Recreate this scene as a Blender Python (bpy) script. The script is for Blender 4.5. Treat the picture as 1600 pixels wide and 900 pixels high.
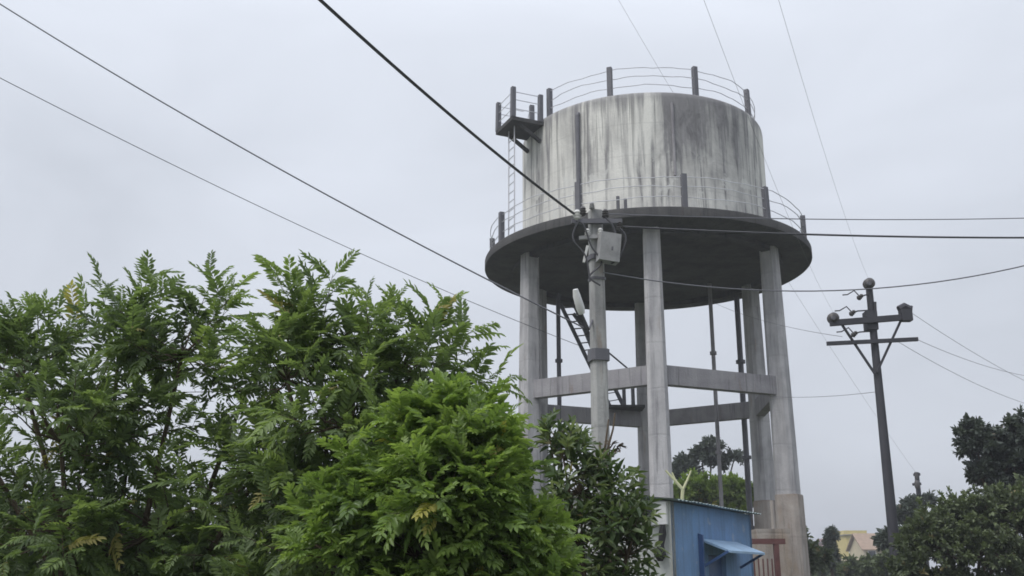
import bpy, math, random
import numpy as np
from mathutils import Vector, Matrix

R = math.radians
for o in list(bpy.data.objects):
    bpy.data.objects.remove(o)
scene = bpy.context.scene
COL = scene.collection

# ------------------------------------------------------------------ camera
PITCH = R(15.8)
EYE = 1.6
F = 1600.0                                   # focal length in pixels of the 1600 wide photograph
cam_data = bpy.data.cameras.new("camera")
cam_data.sensor_width = 36
cam_data.lens = 36.0 * F / 1600.0
cam_data.clip_start = 0.05
cam_data.clip_end = 3000
cam = bpy.data.objects.new("camera", cam_data)
cam.location = (0, 0, EYE)
cam.rotation_euler = (R(90) + PITCH, 0, 0)
COL.objects.link(cam)
scene.camera = cam

# ------------------------------------------------------------------ sky
SUN_EL, SUN_AZ = 52.0, -128.0                # azimuth measured from +Y towards +X
world = bpy.data.worlds.new("World")
scene.world = world
world.use_nodes = True
nt = world.node_tree
nt.nodes.clear()
def wn(t, **k):
    n = nt.nodes.new(t)
    for a, b in k.items():
        setattr(n, a, b)
    return n
out = wn("ShaderNodeOutputWorld")
bg = wn("ShaderNodeBackground"); bg.inputs["Strength"].default_value = 0.1
sky = wn("ShaderNodeTexSky", sky_type='NISHITA', sun_disc=False,
         sun_elevation=R(SUN_EL), sun_rotation=R(SUN_AZ), air_density=1.0, dust_density=4.0)
tc = wn("ShaderNodeTexCoord")
sep = wn("ShaderNodeSeparateXYZ")
nt.links.new(tc.outputs["Generated"], sep.inputs[0])
mr = wn("ShaderNodeMapRange"); mr.inputs["From Min"].default_value = 0.0
mr.inputs["From Max"].default_value = 1.0
mr.inputs["To Min"].default_value = 0.95; mr.inputs["To Max"].default_value = 1.85
sq = wn("ShaderNodeMath", operation='POWER', use_clamp=True)       # overcast: the zenith is brighter than the horizon
nt.links.new(sep.outputs["Z"], sq.inputs[0]); sq.inputs[1].default_value = 1.8
nt.links.new(sq.outputs[0], mr.inputs["Value"])
mp = wn("ShaderNodeMapping"); mp.inputs["Scale"].default_value = (1.6, 1.6, 4.2)
nt.links.new(tc.outputs["Generated"], mp.inputs["Vector"])
noi = wn("ShaderNodeTexNoise"); noi.inputs["Scale"].default_value = 1.3
noi.inputs["Detail"].default_value = 5; noi.inputs["Roughness"].default_value = 0.5
noi.inputs["Distortion"].default_value = 0.5
nt.links.new(mp.outputs[0], noi.inputs["Vector"])
mr2 = wn("ShaderNodeMapRange"); mr2.inputs["From Min"].default_value = 0.3
mr2.inputs["From Max"].default_value = 0.7
mr2.inputs["To Min"].default_value = 0.88; mr2.inputs["To Max"].default_value = 1.11
nt.links.new(noi.outputs[0], mr2.inputs["Value"])
mul = wn("ShaderNodeMath", operation='MULTIPLY')
nt.links.new(mr.outputs[0], mul.inputs[0]); nt.links.new(mr2.outputs[0], mul.inputs[1])
tint = wn("ShaderNodeMix", data_type='RGBA')
tint.inputs[6].default_value = (5.2, 5.75, 6.5, 1)
tint.inputs[7].default_value = (5.65, 5.98, 6.62, 1)
nt.links.new(mr2.outputs[0], tint.inputs[0])
vs = wn("ShaderNodeVectorMath", operation='SCALE')
nt.links.new(tint.outputs[2], vs.inputs[0]); nt.links.new(mul.outputs[0], vs.inputs["Scale"])
mx = wn("ShaderNodeMix", data_type='RGBA'); mx.inputs[0].default_value = 0.93
nt.links.new(sky.outputs[0], mx.inputs[6]); nt.links.new(vs.outputs[0], mx.inputs[7])
nt.links.new(mx.outputs[2], bg.inputs["Color"]); nt.links.new(bg.outputs[0], out.inputs["Surface"])

sun_data = bpy.data.lights.new("sun", 'SUN')
sun_data.energy = 1.5
sun_data.angle = R(24)
sun_data.color = (1.0, 0.97, 0.93)
sun = bpy.data.objects.new("sun", sun_data)
sd = Vector((math.sin(R(SUN_AZ)) * math.cos(R(SUN_EL)), math.cos(R(SUN_AZ)) * math.cos(R(SUN_EL)), math.sin(R(SUN_EL))))
sun.rotation_euler = (-sd).to_track_quat('-Z', 'Y').to_euler()
sun.location = sd * 60
COL.objects.link(sun)

scene.view_settings.view_transform = 'Standard'
scene.view_settings.look = 'None'
scene.view_settings.exposure = 0.28
scene.view_settings.gamma = 1.0
scene.view_settings.use_curve_mapping = False
scene.render.engine = 'CYCLES'
scene.render.filepath = ""
scene.cycles.max_bounces = 8
scene.cycles.filter_width = 1.7

# ------------------------------------------------------------------ helpers
CP, SP = math.cos(PITCH), math.sin(PITCH)
def at(u, v, Y):
    """world point at distance Y in front of the camera seen at photo pixel (u, v)"""
    x = (u - 800) / F; up = (450 - v) / F
    d = Vector((x, CP - up * SP, SP + up * CP))
    t = Y / d.y
    return Vector((d.x * t, Y, EYE + d.z * t))
def atz(u, v, z):
    x = (u - 800) / F; up = (450 - v) / F
    d = Vector((x, CP - up * SP, SP + up * CP))
    t = (z - EYE) / d.z
    return Vector((d.x * t, d.y * t, z))

def tag(o, label=None, cat=None, group=None, kind=None):
    if label: o["label"] = label
    if cat: o["category"] = cat
    if group: o["group"] = group
    if kind: o["kind"] = kind
    return o
def thing(name, loc, label, cat, group=None):
    o = bpy.data.objects.new(name, None)
    o.empty_display_size = 0.2
    o.location = loc
    COL.objects.link(o)
    return tag(o, label, cat, group)

def root_of(p):
    l = Vector((0, 0, 0))
    while p is not None:
        l = l + p.location
        p = p.parent
    return l

class MB:
    """collects shapes in world coordinates; build() links them as one mesh object"""
    def __init__(self):
        self.v = []; self.f = []
    def add(self, vs, fs):
        b = len(self.v)
        self.v.extend([tuple(q) for q in vs])
        self.f.extend([tuple(b + i for i in q) for q in fs])
        return self
    def box(self, c, s, rz=0, M=None):
        c = Vector(c)
        rot = M if M is not None else Matrix.Rotation(rz, 3, 'Z')
        vs = []
        for z in (-1, 1):
            for x, y in ((-1, -1), (1, -1), (1, 1), (-1, 1)):
                vs.append(c + rot @ Vector((x * s[0] / 2, y * s[1] / 2, z * s[2] / 2)))
        return self.add(vs, [(3, 2, 1, 0), (4, 5, 6, 7), (0, 1, 5, 4), (1, 2, 6, 5), (2, 3, 7, 6), (3, 0, 4, 7)])
    def bar(self, a, b, w, h, up=(0, 0, 1)):
        a = Vector(a); b = Vector(b); d = (b - a)
        L = d.length; d = d / L
        s = d.cross(Vector(up))
        if s.length < 1e-4: s = d.cross(Vector((0, 1, 0)))
        s.normalize(); u = s.cross(d).normalized()
        M = Matrix((d, s, u)).transposed()
        return self.box((a + b) / 2, (L, w, h), M=M)
    def tube(self, pts, r, n=6, cap=True):
        pts = [Vector(p) for p in pts]
        rs = r if isinstance(r, (list, tuple)) else [r] * len(pts)
        vs = []; fs = []
        prev = None
        for i, p in enumerate(pts):
            d = (pts[min(i + 1, len(pts) - 1)] - pts[max(i - 1, 0)])
            d.normalize()
            if prev is None:
                s = d.cross(Vector((0, 0, 1)))
                if s.length < 1e-3: s = d.cross(Vector((0, 1, 0)))
            else:
                s = prev - d * prev.dot(d)
            s.normalize(); prev = s
            u = d.cross(s)
            for k in range(n):
                a = 2 * math.pi * k / n
                vs.append(p + (s * math.cos(a) + u * math.sin(a)) * rs[i])
        for i in range(len(pts) - 1):
            for k in range(n):
                k2 = (k + 1) % n
                fs.append((i * n + k, i * n + k2, (i + 1) * n + k2, (i + 1) * n + k))
        if cap:
            fs.append(tuple(reversed(range(n))))
            fs.append(tuple((len(pts) - 1) * n + k for k in range(n)))
        return self.add(vs, fs)
    def lathe(self, prof, c, n=64, M=None):
        c = Vector(c); vs = []; fs = []
        M = M if M is not None else Matrix.Identity(3)
        for r, z in prof:
            for k in range(n):
                a = 2 * math.pi * k / n
                vs.append(c + M @ Vector((r * math.cos(a), r * math.sin(a), z)))
        m = len(prof)
        for i in range(m - 1):
            for k in range(n):
                k2 = (k + 1) % n
                fs.append((i * n + k, i * n + k2, (i + 1) * n + k2, (i + 1) * n + k))
        fs.append(tuple(reversed(range(n))))
        fs.append(tuple((m - 1) * n + k for k in range(n)))
        return self.add(vs, fs)
    def loft(self, secs):
        """list of rings (same count); closed ends"""
        n = len(secs[0]); vs = [p for s in secs for p in s]; fs = []
        for i in range(len(secs) - 1):
            for k in range(n):
                k2 = (k + 1) % n
                fs.append((i * n + k, i * n + k2, (i + 1) * n + k2, (i + 1) * n + k))
        fs.append(tuple(reversed(range(n))))
        fs.append(tuple((len(secs) - 1) * n + k for k in range(n)))
        return self.add(vs, fs)
    def build(self, name, mat, parent=None, smooth=True, label=None, kind=None):
        off = root_of(parent)
        me = bpy.data.meshes.new(name)
        me.from_pydata([(x - off.x, y - off.y, z - off.z) for x, y, z in self.v], [], self.f)
        me.materials.append(mat)
        if smooth:
            me.polygons.foreach_set("use_smooth", [True] * len(me.polygons))
            me.set_sharp_from_angle(angle=R(38))
        me.update()
        o = bpy.data.objects.new(name, me)
        o.parent = parent
        COL.objects.link(o)
        return tag(o, label, None, None, kind)
def single(mb, name, mat, base, label, cat, group=None, smooth=True):
    """a thing that is one mesh, origin at its base"""
    e = Vector(base)
    me = bpy.data.meshes.new(name)
    me.from_pydata([tuple(Vector(p) - e) for p in mb.v], [], mb.f)
    me.materials.append(mat)
    if smooth:
        me.polygons.foreach_set("use_smooth", [True] * len(me.polygons))
        me.set_sharp_from_angle(angle=R(38))
    o = bpy.data.objects.new(name, me)
    o.location = e
    COL.objects.link(o)
    return tag(o, label, cat, group)

def sqring(c, hw, rz, ch=0.15, hy=None):
    """chamfered square section at c"""
    hy = hw if hy is None else hy
    k = ch * min(hw, hy)
    pts = [(hw, -hy + k), (hw, hy - k), (hw - k, hy), (-hw + k, hy), (-hw, hy - k), (-hw, -hy + k), (-hw + k, -hy), (hw - k, -hy)]
    ca, sa = math.cos(rz), math.sin(rz)
    return [Vector((c[0] + x * ca - y * sa, c[1] + x * sa + y * ca, c[2])) for x, y in pts]

# ------------------------------------------------------------------ materials
def mat(name):
    m = bpy.data.materials.new(name); m.use_nodes = True
    n = m.node_tree.nodes; n.clear()
    o = n.new("ShaderNodeOutputMaterial"); b = n.new("ShaderNodeBsdfPrincipled")
    m.node_tree.links.new(b.outputs[0], o.inputs[0])
    return m, m.node_tree, b
def N(t, kind, **k):
    n = t.nodes.new(kind)
    for a, b in k.items():
        if a in n.inputs: n.inputs[a].default_value = b
        else: setattr(n, a, b)
    return n
def ramp(t, fac, stops):
    r = t.nodes.new("ShaderNodeValToRGB")
    e = r.color_ramp.elements
    while len(e) < len(stops): e.new(0.5)
    for q, (p, c) in zip(e, stops):
        q.position = p; q.color = (*c, 1) if len(c) == 3 else c
    t.links.new(fac, r.inputs[0])
    return r
def mixc(t, fac, a, b, mode='MIX'):
    m = t.nodes.new("ShaderNodeMix"); m.data_type = 'RGBA'; m.blend_type = mode
    for i, s in ((0, fac), (6, a), (7, b)):
        if hasattr(s, "links"): t.links.new(s, m.inputs[i])
        elif isinstance(s, (int, float)): m.inputs[i].default_value = s
        else: m.inputs[i].default_value = (*s, 1)
    return m.outputs[2]
def math_(t, op, a, b=None, clamp=False):
    m = t.nodes.new("ShaderNodeMath"); m.operation = op; m.use_clamp = clamp
    for i, s in enumerate((a, b)):
        if s is None: continue
        if hasattr(s, "links"): t.links.new(s, m.inputs[i])
        else: m.inputs[i].default_value = s
    return m.outputs[0]
def bump(t, b, h, strength=0.3, dist=0.02):
    n = N(t, "ShaderNodeBump", Strength=strength, Distance=dist)
    t.links.new(h, n.inputs["Height"]); t.links.new(n.outputs[0], b.inputs["Normal"])
def geo_pos(t):
    return t.nodes.new("ShaderNodeNewGeometry").outputs["Position"]
def noise(t, vec, scale, detail=4, rough=0.55, sc=None, dist=0.0):
    if sc is not None:
        m = N(t, "ShaderNodeMapping", Scale=sc); t.links.new(vec, m.inputs[0]); vec = m.outputs[0]
    n = N(t, "ShaderNodeTexNoise", Scale=scale, Detail=detail, Roughness=rough, Distortion=dist)
    t.links.new(vec, n.inputs["Vector"])
    return n.outputs[0]

def concrete(name, light, dark, streak=0.6, patch=0.5, rough=0.9, warm=None):
    m, t, b = mat(name)
    p = geo_pos(t)
    n1 = noise(t, p, 1.0, 6, 0.6, (3.2, 3.2, 0.35))
    n2 = noise(t, p, 0.9, 6, 0.65, dist=0.6)
    n3 = noise(t, p, 18, 4, 0.6)
    a = ramp(t, n1, [(0.40, (0, 0, 0)), (0.62, (1, 1, 1))]).outputs[0]
    c = ramp(t, n2, [(0.42, (0, 0, 0)), (0.66, (1, 1, 1))]).outputs[0]
    f = math_(t, 'ADD', math_(t, 'MULTIPLY', a, streak), math_(t, 'MULTIPLY', c, patch), clamp=True)
    col = mixc(t, f, light, dark)
    if warm:
        n4 = noise(t, p, 1.7, 3, 0.5, (1, 1, 0.6))
        col = mixc(t, math_(t, 'MULTIPLY', ramp(t, n4, [(0.5, (0, 0, 0)), (0.7, (1, 1, 1))]).outputs[0], 0.6), col, warm)
    col = mixc(t, math_(t, 'MULTIPLY', n3, 0.35), col, tuple(q * 0.55 for q in light))
    # pour lines between lifts, with damp runs below some of them
    sz = t.nodes.new("ShaderNodeSeparateXYZ"); t.links.new(p, sz.inputs[0])
    wob = noise(t, p, 1.2, 3, 0.5)
    zf = math_(t, 'FRACT', math_(t, 'ADD', math_(t, 'DIVIDE', sz.outputs[2], 1.45), math_(t, 'MULTIPLY', wob, 0.10)))
    line = ramp(t, zf, [(0.0, (1, 1, 1)), (0.035, (0, 0, 0)), (0.97, (0, 0, 0)), (1.0, (1, 1, 1))]).outputs[0]
    col = mixc(t, math_(t, 'MULTIPLY', line, 0.24), col, dark)
    drip = noise(t, p, 1.0, 6, 0.65, (9, 9, 0.5))
    dm = math_(t, 'MULTIPLY', ramp(t, drip, [(0.56, (0, 0, 0)), (0.66, (1, 1, 1))]).outputs[0], 0.55)
    col = mixc(t, dm, col, tuple(q * 0.6 for q in dark))
    rst = noise(t, p, 1.0, 5, 0.6, (4, 4, 0.7))
    rm = math_(t, 'MULTIPLY', ramp(t, rst, [(0.63, (0, 0, 0)), (0.74, (1, 1, 1))]).outputs[0], 0.5)
    col = mixc(t, rm, col, (light[0] * 0.55, light[1] * 0.40, light[2] * 0.28))
    t.links.new(col, b.inputs["Base Color"])
    b.inputs["Roughness"].default_value = rough
    b.inputs["Specular IOR Level"].default_value = 0.2
    bump(t, b, math_(t, 'SUBTRACT', n3, math_(t, 'MULTIPLY', line, 0.4)), 0.5, 0.025)
    return m
def plain(name, col, rough=0.6, metal=0.0, var=0.35, scale=4.0, stretch=(1, 1, 1), spec=0.4):
    m, t, b = mat(name)
    p = geo_pos(t)
    n1 = noise(t, p, scale, 5, 0.6, stretch)
    n2 = noise(t, p, scale * 9, 3, 0.6)
    f = math_(t, 'MULTIPLY', ramp(t, n1, [(0.35, (0, 0, 0)), (0.7, (1, 1, 1))]).outputs[0], var)
    c = mixc(t, f, col, tuple(q * 0.45 for q in col))
    c = mixc(t, math_(t, 'MULTIPLY', n2, var * 0.5), c, tuple(min(1, q * 1.5) for q in col))
    t.links.new(c, b.inputs["Base Color"])
    b.inputs["Roughness"].default_value = rough; b.inputs["Metallic"].default_value = metal
    b.inputs["Specular IOR Level"].default_value = spec
    bump(t, b, n2, 0.2, 0.005)
    return m

M = {}
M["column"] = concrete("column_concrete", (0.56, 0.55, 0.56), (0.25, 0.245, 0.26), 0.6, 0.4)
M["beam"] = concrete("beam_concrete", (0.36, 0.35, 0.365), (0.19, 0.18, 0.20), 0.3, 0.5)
M["slab"] = concrete("dark_slab_concrete", (0.095, 0.093, 0.092), (0.042, 0.042, 0.045), 0.25, 0.75)  # overall dark concrete tone, much darker than the columns
M["jacket"] = concrete("jacket_plaster", (0.42, 0.38, 0.35), (0.21, 0.185, 0.165), 0.4, 0.6, warm=(0.30, 0.22, 0.15))
M["pole_concrete"] = concrete("pole_concrete", (0.46, 0.46, 0.45), (0.22, 0.22, 0.22), 0.5, 0.6)
M["dark_steel"] = plain("dark_painted_steel", (0.125, 0.125, 0.14), 0.6, 0.2)
M["pole_steel"] = plain("weathered_pole_steel", (0.06, 0.06, 0.07), 0.65, 0.3)
M["rail"] = plain("galvanised_rail", (0.62, 0.62, 0.66), 0.5, 0.1)
M["cable"] = plain("black_cable", (0.055, 0.055, 0.062), 0.6)
M["wire"] = plain("grey_wire", (0.16, 0.16, 0.18), 0.5, 0.5)
M["porcelain"] = plain("insulator_porcelain", (0.075, 0.07, 0.07), 0.4, 0, 0.2)
M["porcelain_white"] = plain("white_porcelain", (0.62, 0.62, 0.60), 0.3, 0, 0.2)
M["box_paint"] = plain("grey_box_paint", (0.30, 0.30, 0.30), 0.6, 0.1, 0.7, 5)
M["white_paint"] = plain("white_enamel", (0.75, 0.75, 0.75), 0.4, 0, 0.2)
M["bark"] = plain("tree_bark", (0.12, 0.095, 0.07), 0.9, 0, 0.7, 9, (1, 1, 0.25), 0.1)
M["bamboo"] = plain("pale_dry_stick", (0.50, 0.50, 0.30), 0.7, 0, 0.3)
M["rust"] = plain("red_oxide_steel", (0.14, 0.062, 0.058), 0.7, 0.1, 0.6, 6)
def limewash(name, col):
    m, t, b = mat(name)
    p = geo_pos(t)
    n1 = noise(t, p, 1.3, 6, 0.65, dist=0.5); n2 = noise(t, p, 1.0, 6, 0.65, (7, 7, 0.5)); n3 = noise(t, p, 22, 4, 0.6); n4 = noise(t, p, 3.2, 6, 0.7)
    c = mixc(t, ramp(t, n1, [(0.35, (0, 0, 0)), (0.7, (1, 1, 1))]).outputs[0], col, tuple(q * 0.62 + 0.05 for q in col))
    c = mixc(t, math_(t, 'MULTIPLY', ramp(t, n2, [(0.50, (0, 0, 0)), (0.66, (1, 1, 1))]).outputs[0], 0.5), c, (col[0] * .6, col[1] * .55, col[2] * .45))
    c = mixc(t, math_(t, 'MULTIPLY', ramp(t, n4, [(0.60, (0, 0, 0)), (0.66, (1, 1, 1))]).outputs[0], 0.45), c, (0.42, 0.44, 0.46))
    c = mixc(t, math_(t, 'MULTIPLY', n3, 0.3), c, tuple(q * 0.6 for q in col))
    t.links.new(c, b.inputs["Base Color"]); b.inputs["Roughness"].default_value = 0.9; b.inputs["Specular IOR Level"].default_value = 0.15
    bump(t, b, math_(t, 'ADD', n3, n4), 0.5, 0.02)
    return m
M["blue"] = limewash("blue_limewash_wall", (0.19, 0.33, 0.56))
M["pale_wall"] = limewash("pale_limewash_wall", (0.55, 0.57, 0.55))
M["blue_dark"] = plain("dark_blue_door_paint", (0.05, 0.11, 0.26), 0.5, 0, 0.3, 2)
M["blue_light"] = plain("light_blue_awning_paint", (0.32, 0.47, 0.64), 0.55, 0.1, 0.4, 3)
M["roof_sheet"] = plain("weathered_roof_sheet", (0.30, 0.37, 0.37), 0.55, 0.25, 0.5, 3)
M["yellow"] = plain("yellow_house_paint", (0.58, 0.48, 0.20), 0.8, 0, 0.3, 1.0)
M["pink"] = plain("faded_pink_house_paint", (0.36, 0.24, 0.25), 0.8, 0, 0.4, 1.0)
M["tile"] = plain("brown_roof_tile", (0.34, 0.25, 0.19), 0.85, 0, 0.6, 2)
M["cream"] = plain("cream_house_paint", (0.55, 0.48, 0.34), 0.8, 0, 0.3, 1)
M["glass"] = plain("dark_window_glass", (0.03, 0.035, 0.045), 0.1, 0, 0.1)
M["cloth_black"] = plain("black_rubber", (0.018, 0.018, 0.02), 0.7)

# ground
def ground_mat():
    m, t, b = mat("scrub_ground")
    p = geo_pos(t)
    n1 = noise(t, p, 0.25, 6, 0.6); n2 = noise(t, p, 6, 4, 0.6)
    c = ramp(t, n1, [(0.35, (0.055, 0.085, 0.03)), (0.55, (0.10, 0.10, 0.05)), (0.7, (0.16, 0.13, 0.09))]).outputs[0]
    c = mixc(t, math_(t, 'MULTIPLY', n2, 0.6), c, (0.03, 0.045, 0.02))
    t.links.new(c, b.inputs["Base Color"]); b.inputs["Roughness"].default_value = 0.95
    bump(t, b, n2, 0.6, 0.08)
    return m
M["ground"] = ground_mat()

# tank wall: lime-washed concrete with dark algae runs
TX, TY = 4.90, 36.0
def tank_mat():
    m, t, b = mat("stained_tank_wall")
    tcn = t.nodes.new("ShaderNodeTexCoord")
    sp = t.nodes.new("ShaderNodeSeparateXYZ"); t.links.new(tcn.outputs["Object"], sp.inputs[0])
    X, Y, Z = sp.outputs
    ang = math_(t, 'ARCTAN2', X, math_(t, 'MULTIPLY', Y, -1.0))       # 0 towards -Y, + towards +X
    s = math_(t, 'MULTIPLY', ang, 4.5)
    cv = t.nodes.new("ShaderNodeCombineXYZ")
    t.links.new(s, cv.inputs[0]); t.links.new(Z, cv.inputs[2])
    V = cv.outputs[0]
    zr = N(t, "ShaderNodeMapRange"); t.links.new(Z, zr.inputs["Value"])
    zr.inputs["From Min"].default_value = 12.85; zr.inputs["From Max"].default_value = 17.5
    h = zr.outputs[0]
    fine = noise(t, V, 1.0, 7, 0.62, (3.0, 1, 0.16), 0.35)
    wide = noise(t, V, 1.0, 5, 0.55, (1.15, 1, 0.16), 0.4)
    blot = noise(t, V, 0.8, 6, 0.6, (1, 1, 0.7), 0.8)
    grain = noise(t, V, 14, 4, 0.6)
    peel0 = noise(t, V, 1.1, 3, 0.5)
    # broad algae patch to the right of centre, fading out low down
    def bell(x, c, w):
        d = math_(t, 'DIVIDE', math_(t, 'SUBTRACT', x, c), w)
        d = math_(t, 'MULTIPLY', d, d)
        return math_(t, 'MAXIMUM', math_(t, 'SUBTRACT', 1.0, d), 0.0)
    wob = math_(t, 'MULTIPLY', math_(t, 'SUBTRACT', blot, 0.5), 1.6)
    sw = math_(t, 'ADD', s, wob)
    p1 = math_(t, 'MULTIPLY', bell(sw, 1.55, 2.15), math_(t, 'MULTIPLY', math_(t, 'ADD', h, 0.10), 1.75))
    p1 = math_(t, 'MULTIPLY', p1, math_(t, 'MULTIPLY', math_(t, 'ADD', fine, math_(t, 'MULTIPLY', blot, 0.5)), 0.62))
    p2 = math_(t, 'ADD', math_(t, 'MULTIPLY', bell(sw, -4.9, 1.3), 0.20), math_(t, 'MULTIPLY', math_(t, 'MULTIPLY', bell(sw, 3.4, 1.7), blot), 0.55))
    f1 = ramp(t, fine, [(0.50, (0, 0, 0)), (0.62, (1, 1, 1))]).outputs[0]
    f2 = ramp(t, wide, [(0.50, (0, 0, 0)), (0.66, (1, 1, 1))]).outputs[0]
    base = math_(t, 'ADD', math_(t, 'MULTIPLY', f1, 0.72), math_(t, 'MULTIPLY', f2, 0.42))
    f = math_(t, 'ADD', math_(t, 'ADD', p1, p2), base)
    f = math_(t, 'ADD', f, math_(t, 'MULTIPLY', math_(t, 'SUBTRACT', blot, 0.52), 0.75), clamp=True)
    lightc = mixc(t, ramp(t, blot, [(0.4, (0, 0, 0)), (0.65, (1, 1, 1))]).outputs[0], (0.82, 0.81, 0.76), (0.68, 0.67, 0.63))
    mott = noise(t, V, 2.6, 6, 0.7, (1, 1, 0.45), 0.6)
    darkc = mixc(t, ramp(t, mott, [(0.36, (0, 0, 0)), (0.64, (1, 1, 1))]).outputs[0], (0.135, 0.13, 0.14), (0.30, 0.295, 0.30))
    col = mixc(t, f, lightc, darkc)
    lz = math_(t, 'FRACT', math_(t, 'ADD', math_(t, 'MULTIPLY', h, 4.0), math_(t, 'MULTIPLY', peel0, 0.10)))
    lift = ramp(t, lz, [(0.0, (1, 1, 1)), (0.03, (0, 0, 0)), (0.975, (0, 0, 0)), (1.0, (1, 1, 1))]).outputs[0]
    col = mixc(t, math_(t, 'MULTIPLY', lift, 0.18), col, (0.2, 0.2, 0.2))
    run = noise(t, V, 1.0, 5, 0.6, (6.5, 1, 0.10), 0.25)
    rmask = math_(t, 'MULTIPLY', ramp(t, run, [(0.57, (0, 0, 0)), (0.63, (1, 1, 1))]).outputs[0], ramp(t, math_(t, 'ADD', h, math_(t, 'MULTIPLY', math_(t, 'SUBTRACT', wide, 0.5), 1.6)), [(0.25, (0, 0, 0)), (0.7, (1, 1, 1))]).outputs[0])
    col = mixc(t, math_(t, 'MULTIPLY', rmask, 0.7), col, (0.15, 0.145, 0.15))
    # worn band under the roof edge
    band = ramp(t, math_(t, 'ADD', h, math_(t, 'MULTIPLY', math_(t, 'SUBTRACT', fine, 0.5), 0.5)), [(0.86, (0, 0, 0)), (0.965, (1, 1, 1))]).outputs[0]
    col = mixc(t, math_(t, 'MULTIPLY', band, 0.75), col, (0.22, 0.215, 0.225))
    # peeled bright patches of lime wash near the foot
    peel = noise(t, V, 1.5, 5, 0.6, (1, 1, 0.8), 0.2)
    pm = math_(t, 'MULTIPLY', ramp(t, peel, [(0.56, (0, 0, 0)), (0.60, (1, 1, 1))]).outputs[0], bell(h, 0.25, 0.32))
    col = mixc(t, math_(t, 'MULTIPLY', pm, 0.8), col, (0.68, 0.68, 0.65))
    col = mixc(t, math_(t, 'MULTIPLY', grain, 0.3), col, (0.27, 0.27, 0.26))
    t.links.new(col, b.inputs["Base Color"])
    b.inputs["Roughness"].default_value = 0.92; b.inputs["Specular IOR Level"].default_value = 0.15
    bump(t, b, math_(t, 'ADD', grain, math_(t, 'MULTIPLY', fine, 0.6)), 0.4, 0.03)
    return m
M["tank"] = tank_mat()

def leaf_mat(name, cols, trans=0.35, rough=0.5):
    """cols: dull, mid, fresh; the mesh attribute 'tint' picks the leaf's own colour"""
    m, t, b = mat(name)
    a = t.nodes.new("ShaderNodeAttribute"); a.attribute_name = "tint"
    c = ramp(t, a.outputs["Fac"], [(0.0, cols[0]), (0.5, cols[1]), (0.93, cols[2]), (1.0, (cols[2][0] * 1.7, cols[2][1] * 1.12, cols[2][2] * 1.1))]).outputs[0]
    n = noise(t, geo_pos(t), 9, 2, 0.5)
    c = mixc(t, math_(t, 'MULTIPLY', n, 0.4), c, tuple(q * 0.7 for q in cols[1]))
    t.links.new(c, b.inputs["Base Color"])
    b.inputs["Roughness"].default_value = rough
    b.inputs["Specular IOR Level"].default_value = 0.45
    tr = t.nodes.new("ShaderNodeBsdfTranslucent")
    t.links.new(mixc(t, 1.0, c, (1.25, 1.3, 0.7), 'MULTIPLY'), tr.inputs[0])
    ms = N(t, "ShaderNodeMixShader", Fac=trans)
    t.links.new(b.outputs[0], ms.inputs[1]); t.links.new(tr.outputs[0], ms.inputs[2])
    o = [q for q in t.nodes if q.type == 'OUTPUT_MATERIAL'][0]
    t.links.new(ms.outputs[0], o.inputs[0])
    return m
M["leaf_a"] = leaf_mat("pinnate_leaf_green", [(0.09, 0.13, 0.075), (0.16, 0.225, 0.10), (0.27, 0.36, 0.14)], 0.48, 0.5)
M["leaf_b"] = leaf_mat("fresh_leaf_green", [(0.10, 0.155, 0.06), (0.18, 0.27, 0.08), (0.30, 0.41, 0.12)], 0.42, 0.4)
M["leaf_d"] = leaf_mat("broad_leaf_dark_green", [(0.045, 0.07, 0.035), (0.09, 0.14, 0.055), (0.27, 0.32, 0.17)], 0.3, 0.45)
M["leaf_far"] = leaf_mat("far_leaf_dark", [(0.07, 0.09, 0.06), (0.11, 0.14, 0.075), (0.16, 0.20, 0.095)], 0.25)
M["leaf_slate"] = leaf_mat("dull_evergreen_leaf", [(0.05, 0.065, 0.06), (0.075, 0.095, 0.08), (0.10, 0.125, 0.09)], 0.2)
M["leaf_bright"] = leaf_mat("yellow_green_leaf", [(0.13, 0.19, 0.04), (0.20, 0.29, 0.06), (0.30, 0.38, 0.10)], 0.4)

# ================================================================== SETTING
g = MB()
n = 40
gv = []
for j in range(n + 1):
    for i in range(n + 1):
        x = -1500 + 3000 * i / n; y = -1000 + 3000 * j / n
        gv.append((x, y, 0.0))
gf = [(j * (n + 1) + i, j * (n + 1) + i + 1, (j + 1) * (n + 1) + i + 1, (j + 1) * (n + 1) + i) for j in range(n) for i in range(n)]
g.add(gv, gf)
go = g.build("ground", M["ground"]); tag(go, "flat scrubby ground under the trees and tower", kind="structure")

# ================================================================== WATER TOWER
ZB = 12.42          # underside of gallery slab
ZT = 12.78          # gallery floor
ZR = 17.45          # tank top
RT, RG, RC = 4.5, 5.9, 4.72
tower = thing("water_tower", (TX, TY, 0), "tall round concrete water tower with stained white tank on six columns", "water tower")

def pol(a, r, z):   # angle in degrees, 0 towards camera (-Y), + to the right
    return Vector((TX + r * math.sin(R(a)), TY - r * math.cos(R(a)), z))

tank_me = MB()
prof = [(RT, ZT)]
for k in range(13): prof.append((RT, ZT + 0.02 + (ZR - 0.24 - ZT) * k / 12))
prof += [(RT - 0.015, ZR - 0.10), (RT - 0.06, ZR - 0.03), (RT - 0.14, ZR), (RT - 1.2, ZR + 0.18), (RT - 2.6, ZR + 0.38), (0.4, ZR + 0.5)]
tank_me.lathe(prof, (TX, TY, 0), 96)
tank = tank_me.build("tank", M["tank"], tower)

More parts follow.
